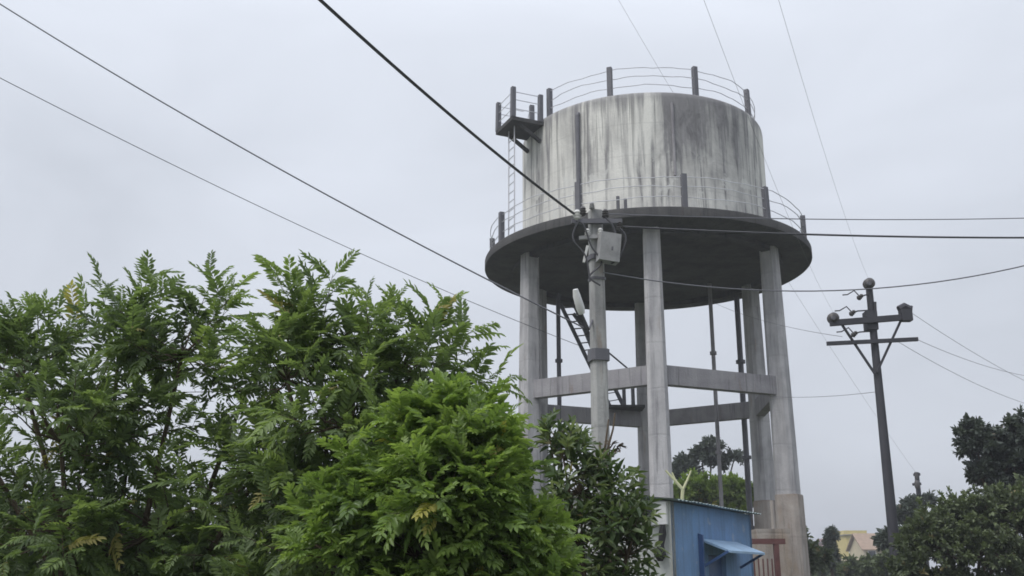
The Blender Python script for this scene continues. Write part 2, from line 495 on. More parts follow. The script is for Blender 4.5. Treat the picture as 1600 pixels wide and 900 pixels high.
sl = MB()
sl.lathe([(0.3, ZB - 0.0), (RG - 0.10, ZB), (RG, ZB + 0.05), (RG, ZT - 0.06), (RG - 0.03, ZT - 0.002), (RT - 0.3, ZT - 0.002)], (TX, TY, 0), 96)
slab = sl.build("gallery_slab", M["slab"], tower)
rb = MB()   # shallow ring beam under the slab at the column circle
ro, ri = RC + 0.16, RC - 0.16
vs = []; nn = 72
for r, z in ((ro, ZB + 0.01), (ro, ZB - 0.16), (ri, ZB - 0.16), (ri, ZB + 0.01)):
    for k in range(nn):
        vs.append(pol(360 * k / nn, r, z))
fs = [(i * nn + k, i * nn + (k + 1) % nn, ((i + 1) % 4) * nn + (k + 1) % nn, ((i + 1) % 4) * nn + k) for i in range(4) for k in range(nn)]
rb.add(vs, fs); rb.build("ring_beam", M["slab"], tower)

ROT = -5.0
angs = [ROT + 60 * k for k in range(6)]
ZBR = 7.65
for i, a in enumerate(angs):
    c = MB()
    secs = []
    for z in np.linspace(-0.3, ZB + 0.012, 9):
        hw = 0.37 - 0.10 * (z / ZB)
        p = pol(a, RC + 0.10 * (1 - z / ZB), z)
        secs.append(sqring(p, hw, R(a), 0.35))
    c.loft(secs)
    co = c.build("column", M["column"], tower)
    if i in (1, 2, 3, 5):
        jt = {1: 4.15, 2: 4.3, 3: 3.0, 5: 2.9}[i]
        j = MB()
        j.loft([sqring(pol(a, RC + .1, -0.3), 0.415, R(a), 0.3), sqring(pol(a, RC + .085, jt - 0.05), 0.375, R(a), 0.3), sqring(pol(a, RC + .08, jt), 0.36, R(a), 0.3)])
        j.build("column_jacket", M["jacket"], co)
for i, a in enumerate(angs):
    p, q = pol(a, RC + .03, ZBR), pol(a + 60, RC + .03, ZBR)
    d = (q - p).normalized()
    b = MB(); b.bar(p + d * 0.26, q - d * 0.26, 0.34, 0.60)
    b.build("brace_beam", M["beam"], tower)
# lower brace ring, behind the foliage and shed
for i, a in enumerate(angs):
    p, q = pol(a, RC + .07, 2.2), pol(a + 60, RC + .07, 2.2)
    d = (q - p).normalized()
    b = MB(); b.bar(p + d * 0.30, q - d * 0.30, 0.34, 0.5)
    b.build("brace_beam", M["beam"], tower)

# roof railing and gallery railing: posts one by one, each rail an arc
def railing(angles, r, z0, hgt, post_w, rails, gap=None):
    for a in angles:
        p = MB(); lean = random.Random(int(a * 7)).uniform(-.02, .02)
        p.loft([sqring(pol(a, r, z0 - 0.05), post_w / 2, R(a), 0.2), sqring(pol(a + lean * 10, r + lean, z0 + hgt), post_w / 2, R(a), 0.2)])
        p.build("railing_post", M["dark_steel"], tower)
    for h in rails:
        aa = sorted(angles)
        pts = []
        segs = 8
        a0 = gap[1] if gap else 0.0
        a1 = (gap[0] + 360) if gap else 360.0
        m = 80
        for k in range(m + 1):
            a = a0 + (a1 - a0) * k / m
            pts.append(pol(a, r + 0.02 * math.sin(a * 0.13 + h * 9), z0 + h + 0.022 * math.sin(a * 0.21 + h * 5) + 0.014 * math.sin(a * 0.53 + h * 11)))
        t_ = MB(); t_.tube(pts, 0.014, 5)
        t_.build("rail", M["rail"], tower)
random.seed(4)
PLAT = -66.0          # direction of the roof landing
railing([-56, -21, 19, 57, 96, 135, 174, 213, 252, 284], RT - 0.22, ZR - 0.03, 1.14, 0.175, (0.36, 0.70, 1.02), gap=(PLAT - 10, PLAT + 10))
railing([-98, -68, -29, 5.5, 37, 72, 107, 142, 177, 205, 232], RG - 0.22, ZT, 1.16, 0.18, (0.40, 0.76, 1.08))
# small rusty stub posts on the gallery
for a, hh in ((-16, 0.55), (-13.5, 0.45)):
    p = MB(); p.loft([sqring(pol(a, RG - 0.4, ZT - .05), .05, R(a)), sqring(pol(a, RG - 0.4, ZT + hh), .05, R(a))])
    p.build("stub_post", M["dark_steel"], tower)

# roof landing on the left
er = Vector((math.sin(R(PLAT)), -math.cos(R(PLAT)), 0)); et = Vector((er.y * -1, er.x, 0))
et = Vector((-er.y, er.x, 0))
ctr = pol(PLAT, 0, 0)
def P(r, t, z): return Vector((TX, TY, 0)) + er * r + et * t + Vector((0, 0, z))
zl = 17.18
Mrot = Matrix((er, et, Vector((0, 0, 1)))).transposed()
lm = MB(); lm.box(P(5.02, 0, zl), (1.34, 1.45, 0.14), M=Mrot)
landing = lm.build("landing", M["slab"], tower, smooth=False)
for tt in (-0.5, 0.5):
    br = MB(); br.bar(P(RT - 0.02, tt, zl - 0.62), P(5.3, tt, zl - 0.08), 0.1, 0.12)
    br.build("bracket", M["slab"], landing)
for r, t_, hh in ((5.62, -0.66, 1.12), (5.62, 0.66, 1.15), (4.9, -0.66, 0.6), (4.55, 0.66, 1.05)):
    p = MB(); c0 = P(r, t_, zl + 0.06)
    p.loft([sqring(c0, .085, R(PLAT)), sqring(c0 + Vector((0.01, 0, hh)), .08, R(PLAT))])
    p.build("railing_post", M["dark_steel"], landing)
for h in (0.4, 0.75, 1.05):
    p = MB(); p.tube([P(4.5, 0.66, zl + h), P(5.62, 0.66, zl + h), P(5.62, -0.66, zl + h), P(4.6, -0.66, zl + h)], 0.016, 5)
    p.build("rail", M["rail"], landing)
# cat ladder from gallery to landing
lad = MB(); lr = 5.38
lad.tube([P(lr, -0.25, ZT - 0.02), P(lr, -0.25, zl - 0.05)], 0.022, 6)
ladder = lad.build("ladder", M["rail"], tower)
s2 = MB(); s2.tube([P(lr, 0.25, ZT - 0.02), P(lr, 0.25, zl - 0.05)], 0.022, 6); s2.build("stringer", M["rail"], ladder)
zz = ZT + 0.25
while zz < zl - 0.2:
    r_ = MB(); r_.tube([P(lr, -0.25, zz), P(lr, 0.25, zz)], 0.016, 5); r_.build("rung", M["rail"], ladder); zz += 0.33

# dark overflow pipe and pale conduit on the tank wall
ov = MB(); ov.tube([pol(-35.5, RT + 0.07, ZT - .01), pol(-35.5, RT + 0.07, 16.9), pol(-35.5, RT - 0.03, 17.0)], 0.075, 8)
ov.build("overflow_pipe", M["dark_steel"], tower)
cd = MB(); cd.tube([pol(6.2, RT + 0.02, ZT + 1.6), pol(6.2, RT + 0.02, 17.0)], 0.05, 6)
cd.build("conduit", M["beam"], tower)

# down pipes below the tank
for u, v, Y, r_, m_, zend in ((1109, 452, 37.6, 0.075, "beam", -0.2), (1151, 465, 39.2, 0.11, "dark_steel", -0.2), (872, 470, 39.0, 0.085, "dark_steel", -0.2)):
    p0 = at(u, v, Y)
    p = MB(); p.tube([(p0.x, p0.y, zend), (p0.x, p0.y, ZB + 0.02)], r_, 10)
    po = p.build("down_pipe", M[m_], tower)
    for zc in (9.7, 6.0, 3.4):
        f_ = MB(); f_.lathe([(r_ * 1.7, zc - 0.06), (r_ * 1.7, zc + 0.06)], (p0.x, p0.y, 0), 12); f_.build("flange", M[m_], po)

p0 = at(1207, 800, 32.3)
p = MB(); p.tube([(p0.x, p0.y, -0.2), (p0.x, p0.y, 3.9)], 0.06, 10); p.build("down_pipe", M["jacket"], tower)
# steel stair from the brace landing to the gallery, on the far left side
sb, stp = at(964, 647, 40.0), at(886, 476, 39.6)
lp = MB(); lz = ZBR + 0.36
lc = at(972, 656, 40.0); lc.z = lz
lp.box(lc, (1.7, 1.1, 0.10)); land2 = lp.build("stair_landing", M["slab"], tower, smooth=False)
for u, hh in ((944, 0.75), (976, 0.7), (990, 0.85)):
    q = at(u, 650, 39.6); q.z = lz
    p = MB(); p.loft([sqring(q, .07, 0), sqring(q + Vector((0, 0, hh)), .065, 0)]); p.build("railing_post", M["dark_steel"], land2)
sb = Vector((at(966, 648, 39.9).x, 39.9, lz + 0.04)); stp = Vector((at(884, 476, 39.9).x, 39.9, ZB + 0.01))
sdv = (stp - sb)
off = Vector((0.55, 0, 0.16)); offy = Vector((0, 0.45, 0))
stairm = MB(); stairm.bar(sb - off * 0.5, stp - off * 0.5, 0.07, 0.15)
stair = stairm.build("stair_stringer", M["dark_steel"], tower, label="steel stair flight hanging below the gallery")
s2 = MB(); s2.bar(sb + off * 0.5 + offy, stp + off * 0.5 + offy, 0.07, 0.15); s2.build("stringer", M["dark_steel"], stair)
for k in range(1, 15):
    q = sb + sdv * k / 15
    t_ = MB(); t_.bar(q - off * 0.5, q + off * 0.5 + offy, 0.16, 0.035); t_.build("tread", M["dark_steel"], stair)
hr = MB()
hr.tube([at(896, 490, 40.5), at(912, 512, 40.5), at(930, 556, 40.5)], 0.08, 7); hr.build("handrail", M["dark_steel"], stair)
hr = MB(); hr.tube([at(1000, 592, 40.4), at(938, 540, 40.4), at(905, 500, 40.4)], 0.035, 6); hr.build("brace_rod", M["dark_steel"], stair)

# ================================================================== NEAR CONCRETE POLE
NP = at(930, 330, 19.0)
pole1 = thing("utility_pole", (NP.x, NP.y, 0), "pale concrete utility pole with crossarm and grey box in front of tower", "utility pole")
c = MB()
c.loft([sqring((NP.x, NP.y, z), 0.165 - 0.045 * z / 9, 0.25, 0.3) for z in np.linspace(-0.5, NP.z, 8)])
c.build("shaft", M["pole_concrete"], pole1)
def npt(u, v, dy=0.0): return at(u, v, 19.0 + dy)
def insulator(mb, p, s=1.0, M3=None):
    mb.lathe([(0.02 * s, -0.10 * s), (0.05 * s, -0.08 * s), (0.075 * s, -0.05 * s), (0.045 * s, -0.03 * s), (0.07 * s, 0.0), (0.04 * s, 0.02 * s), (0.06 * s, 0.05 * s), (0.035 * s, 0.09 * s), (0.01 * s, 0.10 * s)], p, 12, M3)
x = MB(); x.bar(npt(893, 346, -0.2), npt(972, 346, -0.2), 0.09, 0.09); arm = x.build("crossarm", M["dark_steel"], pole1)
x = MB(); x.bar(npt(905, 372, -0.2), npt(962, 368, -0.2), 0.07, 0.07); x.build("crossarm", M["box_paint"], pole1)
for u, v, s, mm in ((902, 337, 1.25, "porcelain_white"), (911, 330, 1.0, "porcelain"), (946, 334, 1.0, "porcelain"), (968, 352, 1.0, "porcelain"), (918, 364, 0.9, "porcelain_white"), (938, 363, 0.9, "porcelain_white"), (925, 322, 0.8, "box_paint")):
    i_ = MB(); insulator(i_, npt(u, v, -0.2), s); i_.build("insulator", M[mm], pole1)
bx = MB(); Mt = Matrix.Rotation(0.10, 3, 'Y') @ Matrix.Rotation(0.2, 3, 'Z')
bx.box(npt(951, 388, -0.30), (0.40, 0.26, 0.56), M=Mt)
box = bx.build("junction_box", M["box_paint"], pole1, smooth=False)
k = MB(); k.box(npt(951, 388, -0.44), (0.33, 0.012, 0.48), M=Mt); k.build("box_door", M["box_paint"], box, smooth=False)
k = MB(); k.box(npt(957, 388, -0.47), (0.03, 0.02, 0.07), M=Mt); k.build("latch", M["dark_steel"], box, smooth=False)
for v, hgt, ex in ((404, 0.10, 0.03), (556, 0.22, 0.04), (437, 0.05, 0.02)):
    q = npt(930, v); q.x = NP.x
    b_ = MB(); hw = 0.165 - 0.045 * q.z / 9 + ex
    b_.loft([sqring((NP.x, NP.y, q.z - hgt / 2), hw, 0.25, 0.3), sqring((NP.x, NP.y, q.z + hgt / 2), hw, 0.25, 0.3)])
    b_.build("clamp_band", M["dark_steel"], pole1)
for pts in ([(905, 342), (895, 372), (915, 400), (922, 440)], [(968, 356), (978, 372), (968, 402), (955, 412)], [(946, 340), (957, 352), (962, 366)], [(900, 345), (912, 352), (924, 385), (940, 410), (921, 432), (938, 446)]):
    w_ = MB()
    P3 = [npt(u, v, -0.33) for u, v in pts]
    sm = []
    for i in range(len(P3) - 1):
        p0, p1, p2, p3 = P3[max(i - 1, 0)], P3[i], P3[i + 1], P3[min(i + 2, len(P3) - 1)]
        for k in range(6):
            t = k / 6
            sm.append(0.5 * ((2 * p1) + (p2 - p0) * t + (2 * p0 - 5 * p1 + 4 * p2 - p3) * t * t + (3 * p1 - p0 - 3 * p2 + p3) * t ** 3))
    sm.append(P3[-1])
    w_.tube(sm, 0.018, 5); w_.build("jumper_cable", M["cable"], pole1)
x = MB(); x.bar(npt(912, 410, -0.3), npt(918, 384, -0.3), 0.05, 0.05); x.build("fuse_holder", M["porcelain_white"], pole1)
# white street lamp on the pole
a_ = MB(); a_.tube([npt(926, 500, -0.1), npt(920, 515, -0.25), npt(908, 488, -0.5)], 0.025, 6); lamparm = a_.build("lamp_bracket", M["dark_steel"], pole1)
l_ = MB(); l_.tube([npt(899, 452, -0.65), npt(901, 462, -0.6), npt(907, 482, -0.55), npt(909, 490, -0.5)], [0.05, 0.075, 0.085, 0.06], 10); l_.build("lamp_head", M["white_paint"], lamparm)

# ================================================================== RIGHT STEEL POLE
RP = at(1357, 440, 24.0)
pole2 = thing("utility_pole", (RP.x, RP.y, 0), "dark steel utility pole with two crossarms standing right of tower", "utility pole")
def rpt(u, v, dy=0.0): return at(u, v, 24.0 + dy)
c = MB(); c.tube([(RP.x, RP.y, z) for z in (-0.5, 3, 6, RP.z + 0.02)], [0.14, 0.12, 0.098, 0.08], 12); c.build("shaft", M["pole_steel"], pole2)
x = MB(); x.bar(rpt(1297, 505, -0.14), rpt(1424, 495, -0.14), 0.11, 0.14); arm = x.build("crossarm", M["pole_steel"], pole2)
x = MB(); x.bar(rpt(1292, 537, -0.14), rpt(1434, 530, -0.14), 0.08, 0.09); x.build("crossarm", M["pole_steel"], pole2)
x = MB(); x.bar(rpt(1316, 508, -0.12), rpt(1367, 584, -0.12), 0.05, 0.05); x.build("stay", M["pole_steel"], pole2)
x = MB(); x.bar(rpt(1408, 500, -0.12), rpt(1370, 582, -0.12), 0.05, 0.05); x.build("stay", M["pole_steel"], pole2)
x = MB(); x.box(rpt(1360, 502, 0.02), (0.26, 0.30, 0.46)); x.build("clamp_plate", M["pole_steel"], pole2, smooth=False)
x = MB(); x.bar(rpt(1367, 472, -.1), rpt(1368, 500, -.1), 0.08, 0.05); x.build("bolt_strap", M["pole_steel"], pole2)
Mx = Matrix.Rotation(R(90), 3, 'X') @ Matrix.Rotation(0, 3, 'Z')
for u, v in ((1358, 443), (1302, 497)):
    i_ = MB(); i_.lathe([(0.07, -0.14), (0.125, -0.11), (0.135, -0.05), (0.09, -0.03), (0.13, 0.0), (0.13, 0.06), (0.09, 0.11), (0.05, 0.13)], rpt(u, v, -0.12), 18, Mx)
    d_ = i_.build("insulator", M["porcelain"], pole2)
    k = MB(); k.lathe([(0.055, -0.02), (0.05, 0.03)], rpt(u, v, -0.285), 12, Mx); k.build("cap", M["dark_steel"], d_)
i_ = MB(); i_.box(rpt(1415, 493, -0.12), (0.26, 0.22, 0.28)); i_.tube([rpt(1405, 484, -.12), rpt(1413, 479, -.12), rpt(1422, 484, -.12)], 0.10, 8); io = i_.build("insulator_cluster", M["pole_steel"], pole2)
k = MB(); k.tube([rpt(1423, 488, -.12), rpt(1424, 478, -.12)], 0.035, 6); k.build("pin", M["pole_steel"], io)
for u, v in ((1344, 464), (1332, 489), (1335, 522)):
    i_ = MB()
    c0 = rpt(u, v, -0.2)
    insulator(i_, c0, 0.9, Matrix.Rotation(0.9, 3, 'Y'))
    o_ = i_.build("insulator", M["porcelain"], pole2)
    k = MB(); k.tube([c0, c0 + Vector((-0.13, 0, 0.16)), c0 + Vector((-0.3, 0, 0.06)), c0 + Vector((-0.42, 0, 0.05))], 0.016, 5); k.build("hook", M["pole_steel"], o_)
    k = MB(); k.tube([c0, c0 + Vector((0.14, 0.05, 0.06)), Vector((RP.x, RP.y, c0.z + 0.12))], 0.018, 5); k.build("pin", M["pole_steel"], o_)

# far pole
FP = at(1432, 738, 52)
pole3 = thing("utility_pole", (FP.x, FP.y, 0), "small far utility pole sticking up above the bushes", "utility pole")
c = MB(); c.tube([(FP.x, FP.y, -0.3), (FP.x, FP.y, FP.z)], [0.17, 0.12], 8); c.build("shaft", M["pole_steel"], pole3)
for v, w in ((742, 9), (757, 12), (776, 20)):
    x = MB(); x.bar(at(1432 - w / 2, v, 51.85), at(1433 + w / 2, v - 1, 51.85), 0.1, 0.13); x.build("crossarm", M["pole_steel"], pole3)
x = MB(); x.lathe([(0.10, -.2), (0.13, -.1), (0.13, .1), (0.08, .2)], at(1433, 757, 51.7), 10); x.build("insulator", M["porcelain"], pole3)
x = MB(); x.lathe([(0.06, -.15), (0.09, 0), (0.04, .2)], at(1432, 744, 51.7), 10); x.build("insulator", M["porcelain"], pole3)

# ================================================================== WIRES
def wire(a, b, sag, r, label, m_="wire", name="overhead_wire", group=None):
    a = Vector(a); b = Vector(b); pts = []
    for k in range(25):
        t = k / 24
        p = a.lerp(b, t); p.z -= sag * 4 * t * (1 - t)
        pts.append(p)
    w_ = MB(); w_.tube(pts, r, 5)
    return single(w_, name, M[m_], pts[0], label, "wire", group)
wire(at(425, -70, 11.0), npt(897, 334, -0.2), 0.12, 0.026, "thick black cable running down from upper left to concrete pole", "cable", "power_cable")
wire(npt(968, 354, -0.2), at(1700, 371, 20.5), 0.08, 0.022, "dark cable running right from the junction box across the slab", "cable", "power_cable")
wire(npt(946, 334, -0.2), at(1700, 338, 22.0), 0.10, 0.011, "thin wire running right just above the dark cable")
wire(npt(938, 425, -0.1), at(1700, 388, 20.0), 0.62, 0.013, "sagging thin wire below the dark cable, rising to the right")
wire(at(-150, -90, 20.0), npt(912, 512, 0.1), 0.30, 0.016, "thin dark wire sloping from the left towards the gallery slab")
wire(at(-100, 70, 20.0), at(905, 540, 34.0), 0.3, 0.010, "faint wire above the left treetops, lower of two")
wire(at(1205, -40, 9.0), rpt(1358, 438, -0.15), 0.30, 0.0019, "faint wire dropping from the top to the right pole's tip")
wire(at(1085, -40, 9.0), rpt(1303, 490, -0.15), 0.30, 0.0019, "faint wire dropping from the top to the right pole's left insulator")
wire(at(955, -20, 30.0), at(1432, 740, 52), 0.6, 0.0045, "faint wire passing behind the tank down to the far pole")
wire(rpt(1420, 486, -0.2), at(1720, 640, 40), 0.35, 0.006, "thin wire leaving the right pole's cluster downwards right")
wire(rpt(1432, 530, -0.14), at(1720, 585, 38), 0.5, 0.006, "thin wire from the lower crossarm's right end to the right")
wire(rpt(1400, 532, -0.14), at(1720, 650, 38), 0.5, 0.006, "thin wire from the lower crossarm's middle to the right")
wire(at(1090, 460, 44), rpt(1316, 526, -0.2), 0.25, 0.006, "thin wire from behind the tower to the right pole's lower hook")
wire(at(1060, 585, 48), at(1372, 612, 24), 0.5, 0.006, "low wire between the tower columns and the right pole shaft")

# ================================================================== BLUE SHED
A0 = atz(1047, 779, 3.05); A1 = atz(1172, 801, 3.05)
d1 = (A1 - A0).normalized(); d2 = Vector((-d1.y, d1.x, 0))       # d2 to the back left
LW = (A1 - A0).length; DW = 2.6
shed = thing("shed", (A0.x, A0.y, 0), "small blue painted shed with sloping sheet roof below the tower", "shed")
RISE = 0.10
def S(a, b, z): return Vector((A0.x, A0.y, 0)) + d1 * a + d2 * b + Vector((0, 0, z))
def quadwall(a0, b0, a1, b1, th, z0, z1a, z1b, inward):
    iv = inward * th
    p = [S(a0, b0, z0), S(a1, b1, z0), S(a1, b1, z1b), S(a0, b0, z1a)]
    return p + [q + iv for q in p]
BOXF = [(0, 1, 2, 3), (7, 6, 5, 4), (0, 4, 5, 1), (1, 5, 6, 2), (2, 6, 7, 3), (3, 7, 4, 0)]
# front wall with a door opening under the awning
da, db, dz = 2.0, 3.1, 2.05
for (x0, x1, z0, z1) in ((0, da, -0.2, 3.0), (db, LW, -0.2, 3.0), (da, db, dz, 3.0)):
    w_ = MB(); w_.add(quadwall(x0, 0, x1, 0, 0.18, z0, z1, z1, d2), BOXF)
    w_.build("wall", M["blue"], shed, smooth=False)
w_ = MB(); w_.add(quadwall(-0.004, 0.0, -0.004, DW, 0.18, -0.2, 3.0, 3.0 + RISE * DW, d1), BOXF); w_.build("wall", M["pale_wall"], shed, smooth=False, label="pale lime-washed end wall")
w_ = MB(); w_.add(quadwall(LW + 0.004, 0.0, LW + 0.004, DW, 0.18, -0.2, 3.0, 3.0 + RISE * DW, -d1), BOXF); w_.build("wall", M["blue"], shed, smooth=False)
w_ = MB(); w_.add(quadwall(0.18, DW, LW - 0.18, DW, 0.18, -0.2, 3.0 + RISE * DW, 3.0 + RISE * DW, -d2), BOXF); w_.build("wall", M["blue"], shed, smooth=False)
dr = MB(); q = quadwall(da + 0.01, 0.10, db - 0.01, 0.10, 0.05, 0.0, dz - 0.01, dz - 0.01, d2); dr.add(q, BOXF); door = dr.build("door", M["blue_dark"], shed, smooth=False)
k = MB(); k.tube([S(da + 0.12, 0.04, 1.0), S(da + 0.12, 0.04, 1.18)], 0.015, 6); k.build("handle", M["dark_steel"], door)
# corrugated roof sheets, one by one
a = -0.22
while a < LW + 0.1:
    wv = 0.80
    v_ = []; f_ = []
    m_ = 16
    for lay in (0, 0.006):
        for i in range(m_ + 1):
            aa = a + wv * i / m_
            zc = 0.012 * math.cos(i / m_ * 2 * math.pi * 4)
            for b_ in (-0.22, DW + 0.2):
                v_.append(S(aa, b_, 3.035 + RISE * b_ + zc + lay + (0.008 if int(a * 10) % 2 else 0)))
    o2 = 2 * (m_ + 1)
    for i in range(m_):
        f_.append((2 * i, 2 * i + 1, 2 * i + 3, 2 * i + 2)); f_.append((o2 + 2 * i + 2, o2 + 2 * i + 3, o2 + 2 * i + 1, o2 + 2 * i))
        f_.append((2 * i, 2 * i + 2, o2 + 2 * i + 2, o2 + 2 * i)); f_.append((2 * i + 1, o2 + 2 * i + 1, o2 + 2 * i + 3, 2 * i + 3))
    w_ = MB(); w_.add(v_, f_); w_.build("roof_sheet", M["roof_sheet"], shed)
    a += 0.77
# awning
aw = MB(); z0 = 2.36
t0 = [S(1.55, -0.005, z0), S(3.9, -0.005, z0), S(3.9, -0.62, z0 - 0.24), S(1.55, -0.62, z0 - 0.24)]
aw.add(t0 + [p - Vector((0, 0, 0.045)) for p in t0], [(0, 1, 2, 3), (7, 6, 5, 4), (0, 4, 5, 1), (1, 5, 6, 2), (2, 6, 7, 3), (3, 7, 4, 0)])
awn = aw.build("awning", M["blue_light"], shed, smooth=False)
for aa in (1.53, 3.92):
    k = MB(); k.bar(S(aa, -0.05, z0 - 0.55), S(aa, -0.58, z0 - 0.26), 0.04, 0.05); k.build("bracket", M["blue_dark"], awn)
k = MB(); k.add([S(1.50, -0.003, z0 + 0.10), S(1.50, -0.10, z0 + 0.06), S(1.50, -0.10, 1.1), S(1.50, -0.003, 1.1)] + [S(1.44, -0.003, z0 + 0.10), S(1.44, -0.10, z0 + 0.06), S(1.44, -0.10, 1.1), S(1.44, -0.003, 1.1)], BOXF)
k.build("door_jamb", M["blue_dark"], shed, smooth=False)
# meter box and hanging rubber bundle on the shed's near corner
mbx = MB(); cpt = S(-0.06, 0.20, 2.78)
rz = math.atan2(d1.y, d1.x)
mbx.box(cpt, (0.10, 0.30, 0.42), rz)
single(mbx, "meter_box", M["white_paint"], S(-0.06, 0.20, 2.57), "white meter box high on the shed's pale end wall", "meter box", smooth=False)
hb = MB(); hb.tube([S(-0.12, 0.12, 2.56), S(-0.13, 0.13, 2.40), S(-0.14, 0.16, 2.2), S(-0.13, 0.2, 2.02), S(-0.12, 0.2, 1.9)], [0.05, 0.075, 0.055, 0.12, 0.05], 9)
single(hb, "rubber_hose_bundle", M["cloth_black"], S(-0.12, 0.2, 1.9), "black bundle hanging under the white meter box at shed corner", "hose bundle")
sl_ = MB(); Ml = Matrix.Rotation(R(70), 3, 'X')
sl_.lathe([(0.03, -0.12), (0.10, -0.08), (0.13, 0.02), (0.12, 0.05)], S(-0.2, 0.42, 2.85), 14, Ml)
lampo = thing("wall_lamp", S(-0.06, 0.42, 2.9), "dark round wall lamp beside the white meter box", "lamp")
sl_.build("lamp_shade", M["cloth_black"], lampo)
k = MB(); k.tube([S(-0.02, 0.42, 2.92), S(-0.12, 0.42, 2.95), S(-0.19, 0.42, 2.9)], 0.015, 6); k.build("lamp_bracket", M["dark_steel"], lampo)

# red gate frame beside the shed
gt = thing("gate_frame", at(1195, 870, 26.0) * Vector((1, 1, 0)) if False else Vector((at(1195, 870, 26).x, 26, 0)), "rusty red steel gate frame right of the blue shed", "gate")
GL, GR = at(1163, 846, 26), at(1226, 846, 26)
for q in (GL, at(1212, 846, 26)):
    k = MB(); k.box((q.x, 26, q.z / 2 - 0.1), (0.12, 0.12, q.z + 0.2 - 0.05)); k.build("post", M["rust"], gt, smooth=False)
k = MB(); k.bar(GL + Vector((-.1, 0, 0)), GR, 0.14, 0.13); k.build("top_rail", M["rust"], gt, smooth=False)
for i in range(6):
    xx = GL.x + 0.1 + i * 0.11
    k = MB(); k.box((xx, 26.0, 1.05), (0.03, 0.03, 2.0)); k.build("bar", M["rust"], gt, smooth=False)
k = MB(); k.box(((GL.x + at(1212, 846, 26).x) / 2, 26, 0.35), (0.75, 0.05, 0.08)); k.build("bottom_rail", M["rust"], gt, smooth=False)
# brown water trough / plinth block at the tower foot
pb = MB(); pc = at(1205, 838, 30.5)
pb.box((pc.x, 30.6, pc.z / 2 + 0.05), (0.95, 0.8, pc.z + 0.3))
single(pb, "plinth_block", M["jacket"], (pc.x, 30.6, 0), "brown plastered block in front of the tower's right column", "plinth", smooth=False)

# ================================================================== FAR HOUSES
def house(loc, w, d, h, wall, label, roof, wins, group="far houses right of the tower"):
    t = thing("house", loc, label, "house", group)
    x, y = loc[0], loc[1]
    b_ = MB(); b_.box((x, y, h / 2 - 0.1), (w, d, h + 0.2)); b_.build("wall", wall, t, smooth=False)
    if roof == "flat":
        for sx, sy, lx, ly in ((0, -1, w + .2, .15), (0, 1, w + .2, .15), (-1, 0, .15, d - .1), (1, 0, .15, d - .1)):
            k = MB(); k.box((x + sx * (w / 2 + .03), y + sy * (d / 2 + .03), h + 0.38), (lx, ly, 0.56)); k.build("parapet", wall, t, smooth=False)
        k = MB(); k.box((x, y - 0.1, h + 0.05), (w + 0.5, d + 0.5, 0.1)); k.build("roof", M["beam"], t, smooth=False)
    else:
        hw, hd = w / 2 + .4, d / 2 + .4; rh = roof
        for sgn in (-1, 1):
            k = MB()
            p = [Vector((x - hw, y + sgn * hd, h - .1)), Vector((x + hw, y + sgn * hd, h - .1)), Vector((x + hw, y, h + rh)), Vector((x - hw, y, h + rh))]
            k.add(p + [q + Vector((0, 0, 0.12)) for q in p], BOXF); k.build("roof", M["tile"], t, smooth=False)
        for sgn in (-1, 1):
            k = MB(); xx = x + sgn * (w / 2 - 0.05)
            k.add([(xx - .05, y - d / 2, h), (xx - .05, y + d / 2, h), (xx - .05, y, h + rh - .1), (xx + .05, y - d / 2, h), (xx + .05, y + d / 2, h), (xx + .05, y, h + rh - .1)], [(0, 1, 2), (5, 4, 3), (0, 3, 4, 1), (1, 4, 5, 2), (2, 5, 3, 0)])
            k.build("gable", wall, t, smooth=False)
    for (wx, wz, ww, wh) in wins:
        k = MB(); k.box((x + wx, y - d / 2 - 0.02, wz), (ww + .2, .08, wh + .2)); f_ = k.build("window", M["white_paint"], t, smooth=False)
        k = MB(); k.box((x + wx, y - d / 2 - 0.07, wz), (ww, .04, wh)); k.build("pane", M["glass"], f_, smooth=False)
p = at(1340, 829, 150); house((p.x, 155, 0), 3.0, 8, p.z - 0.6, M["yellow"], "yellow flat-roofed house right of the tower", "flat", [(-0.8, 3.0, .8, 1.2), (0.8, 3.0, .8, 1.2), (-0.7, 5.6, .8, 1.0)])
p = at(1316, 843, 165); house((p.x, 168, 0), 4.4, 6, p.z - 0.4, M["pink"], "faded pink house left of the yellow house", "flat", [(-1.2, 3.0, .9, 1.2), (0.8, 3.0, .9, 1.2), (0.7, 6.0, .8, .9), (-1.1, 6.0, .8, .9)])
p = at(1372, 832, 128); house((p.x, 131, 0), 3.6, 5.5, p.z - 2.0, M["cream"], "cream house with brown pitched roof before the yellow house", 1.9, [(-1.0, 1.6, .8, 1.1), (0.9, 1.6, .8, 1.1), (-0.9, 4.2, .8, 1.0), (0.9, 4.2, .8, 1.0)])
p = at(1330, 868, 118); house((p.x, 122, 0), 5.0, 5, 3.0, M["cream"], "low cream house in front of the pink house", "flat", [(-1.4, 1.6, 1, 1.1), (1.2, 1.6, 1, 1.1)])

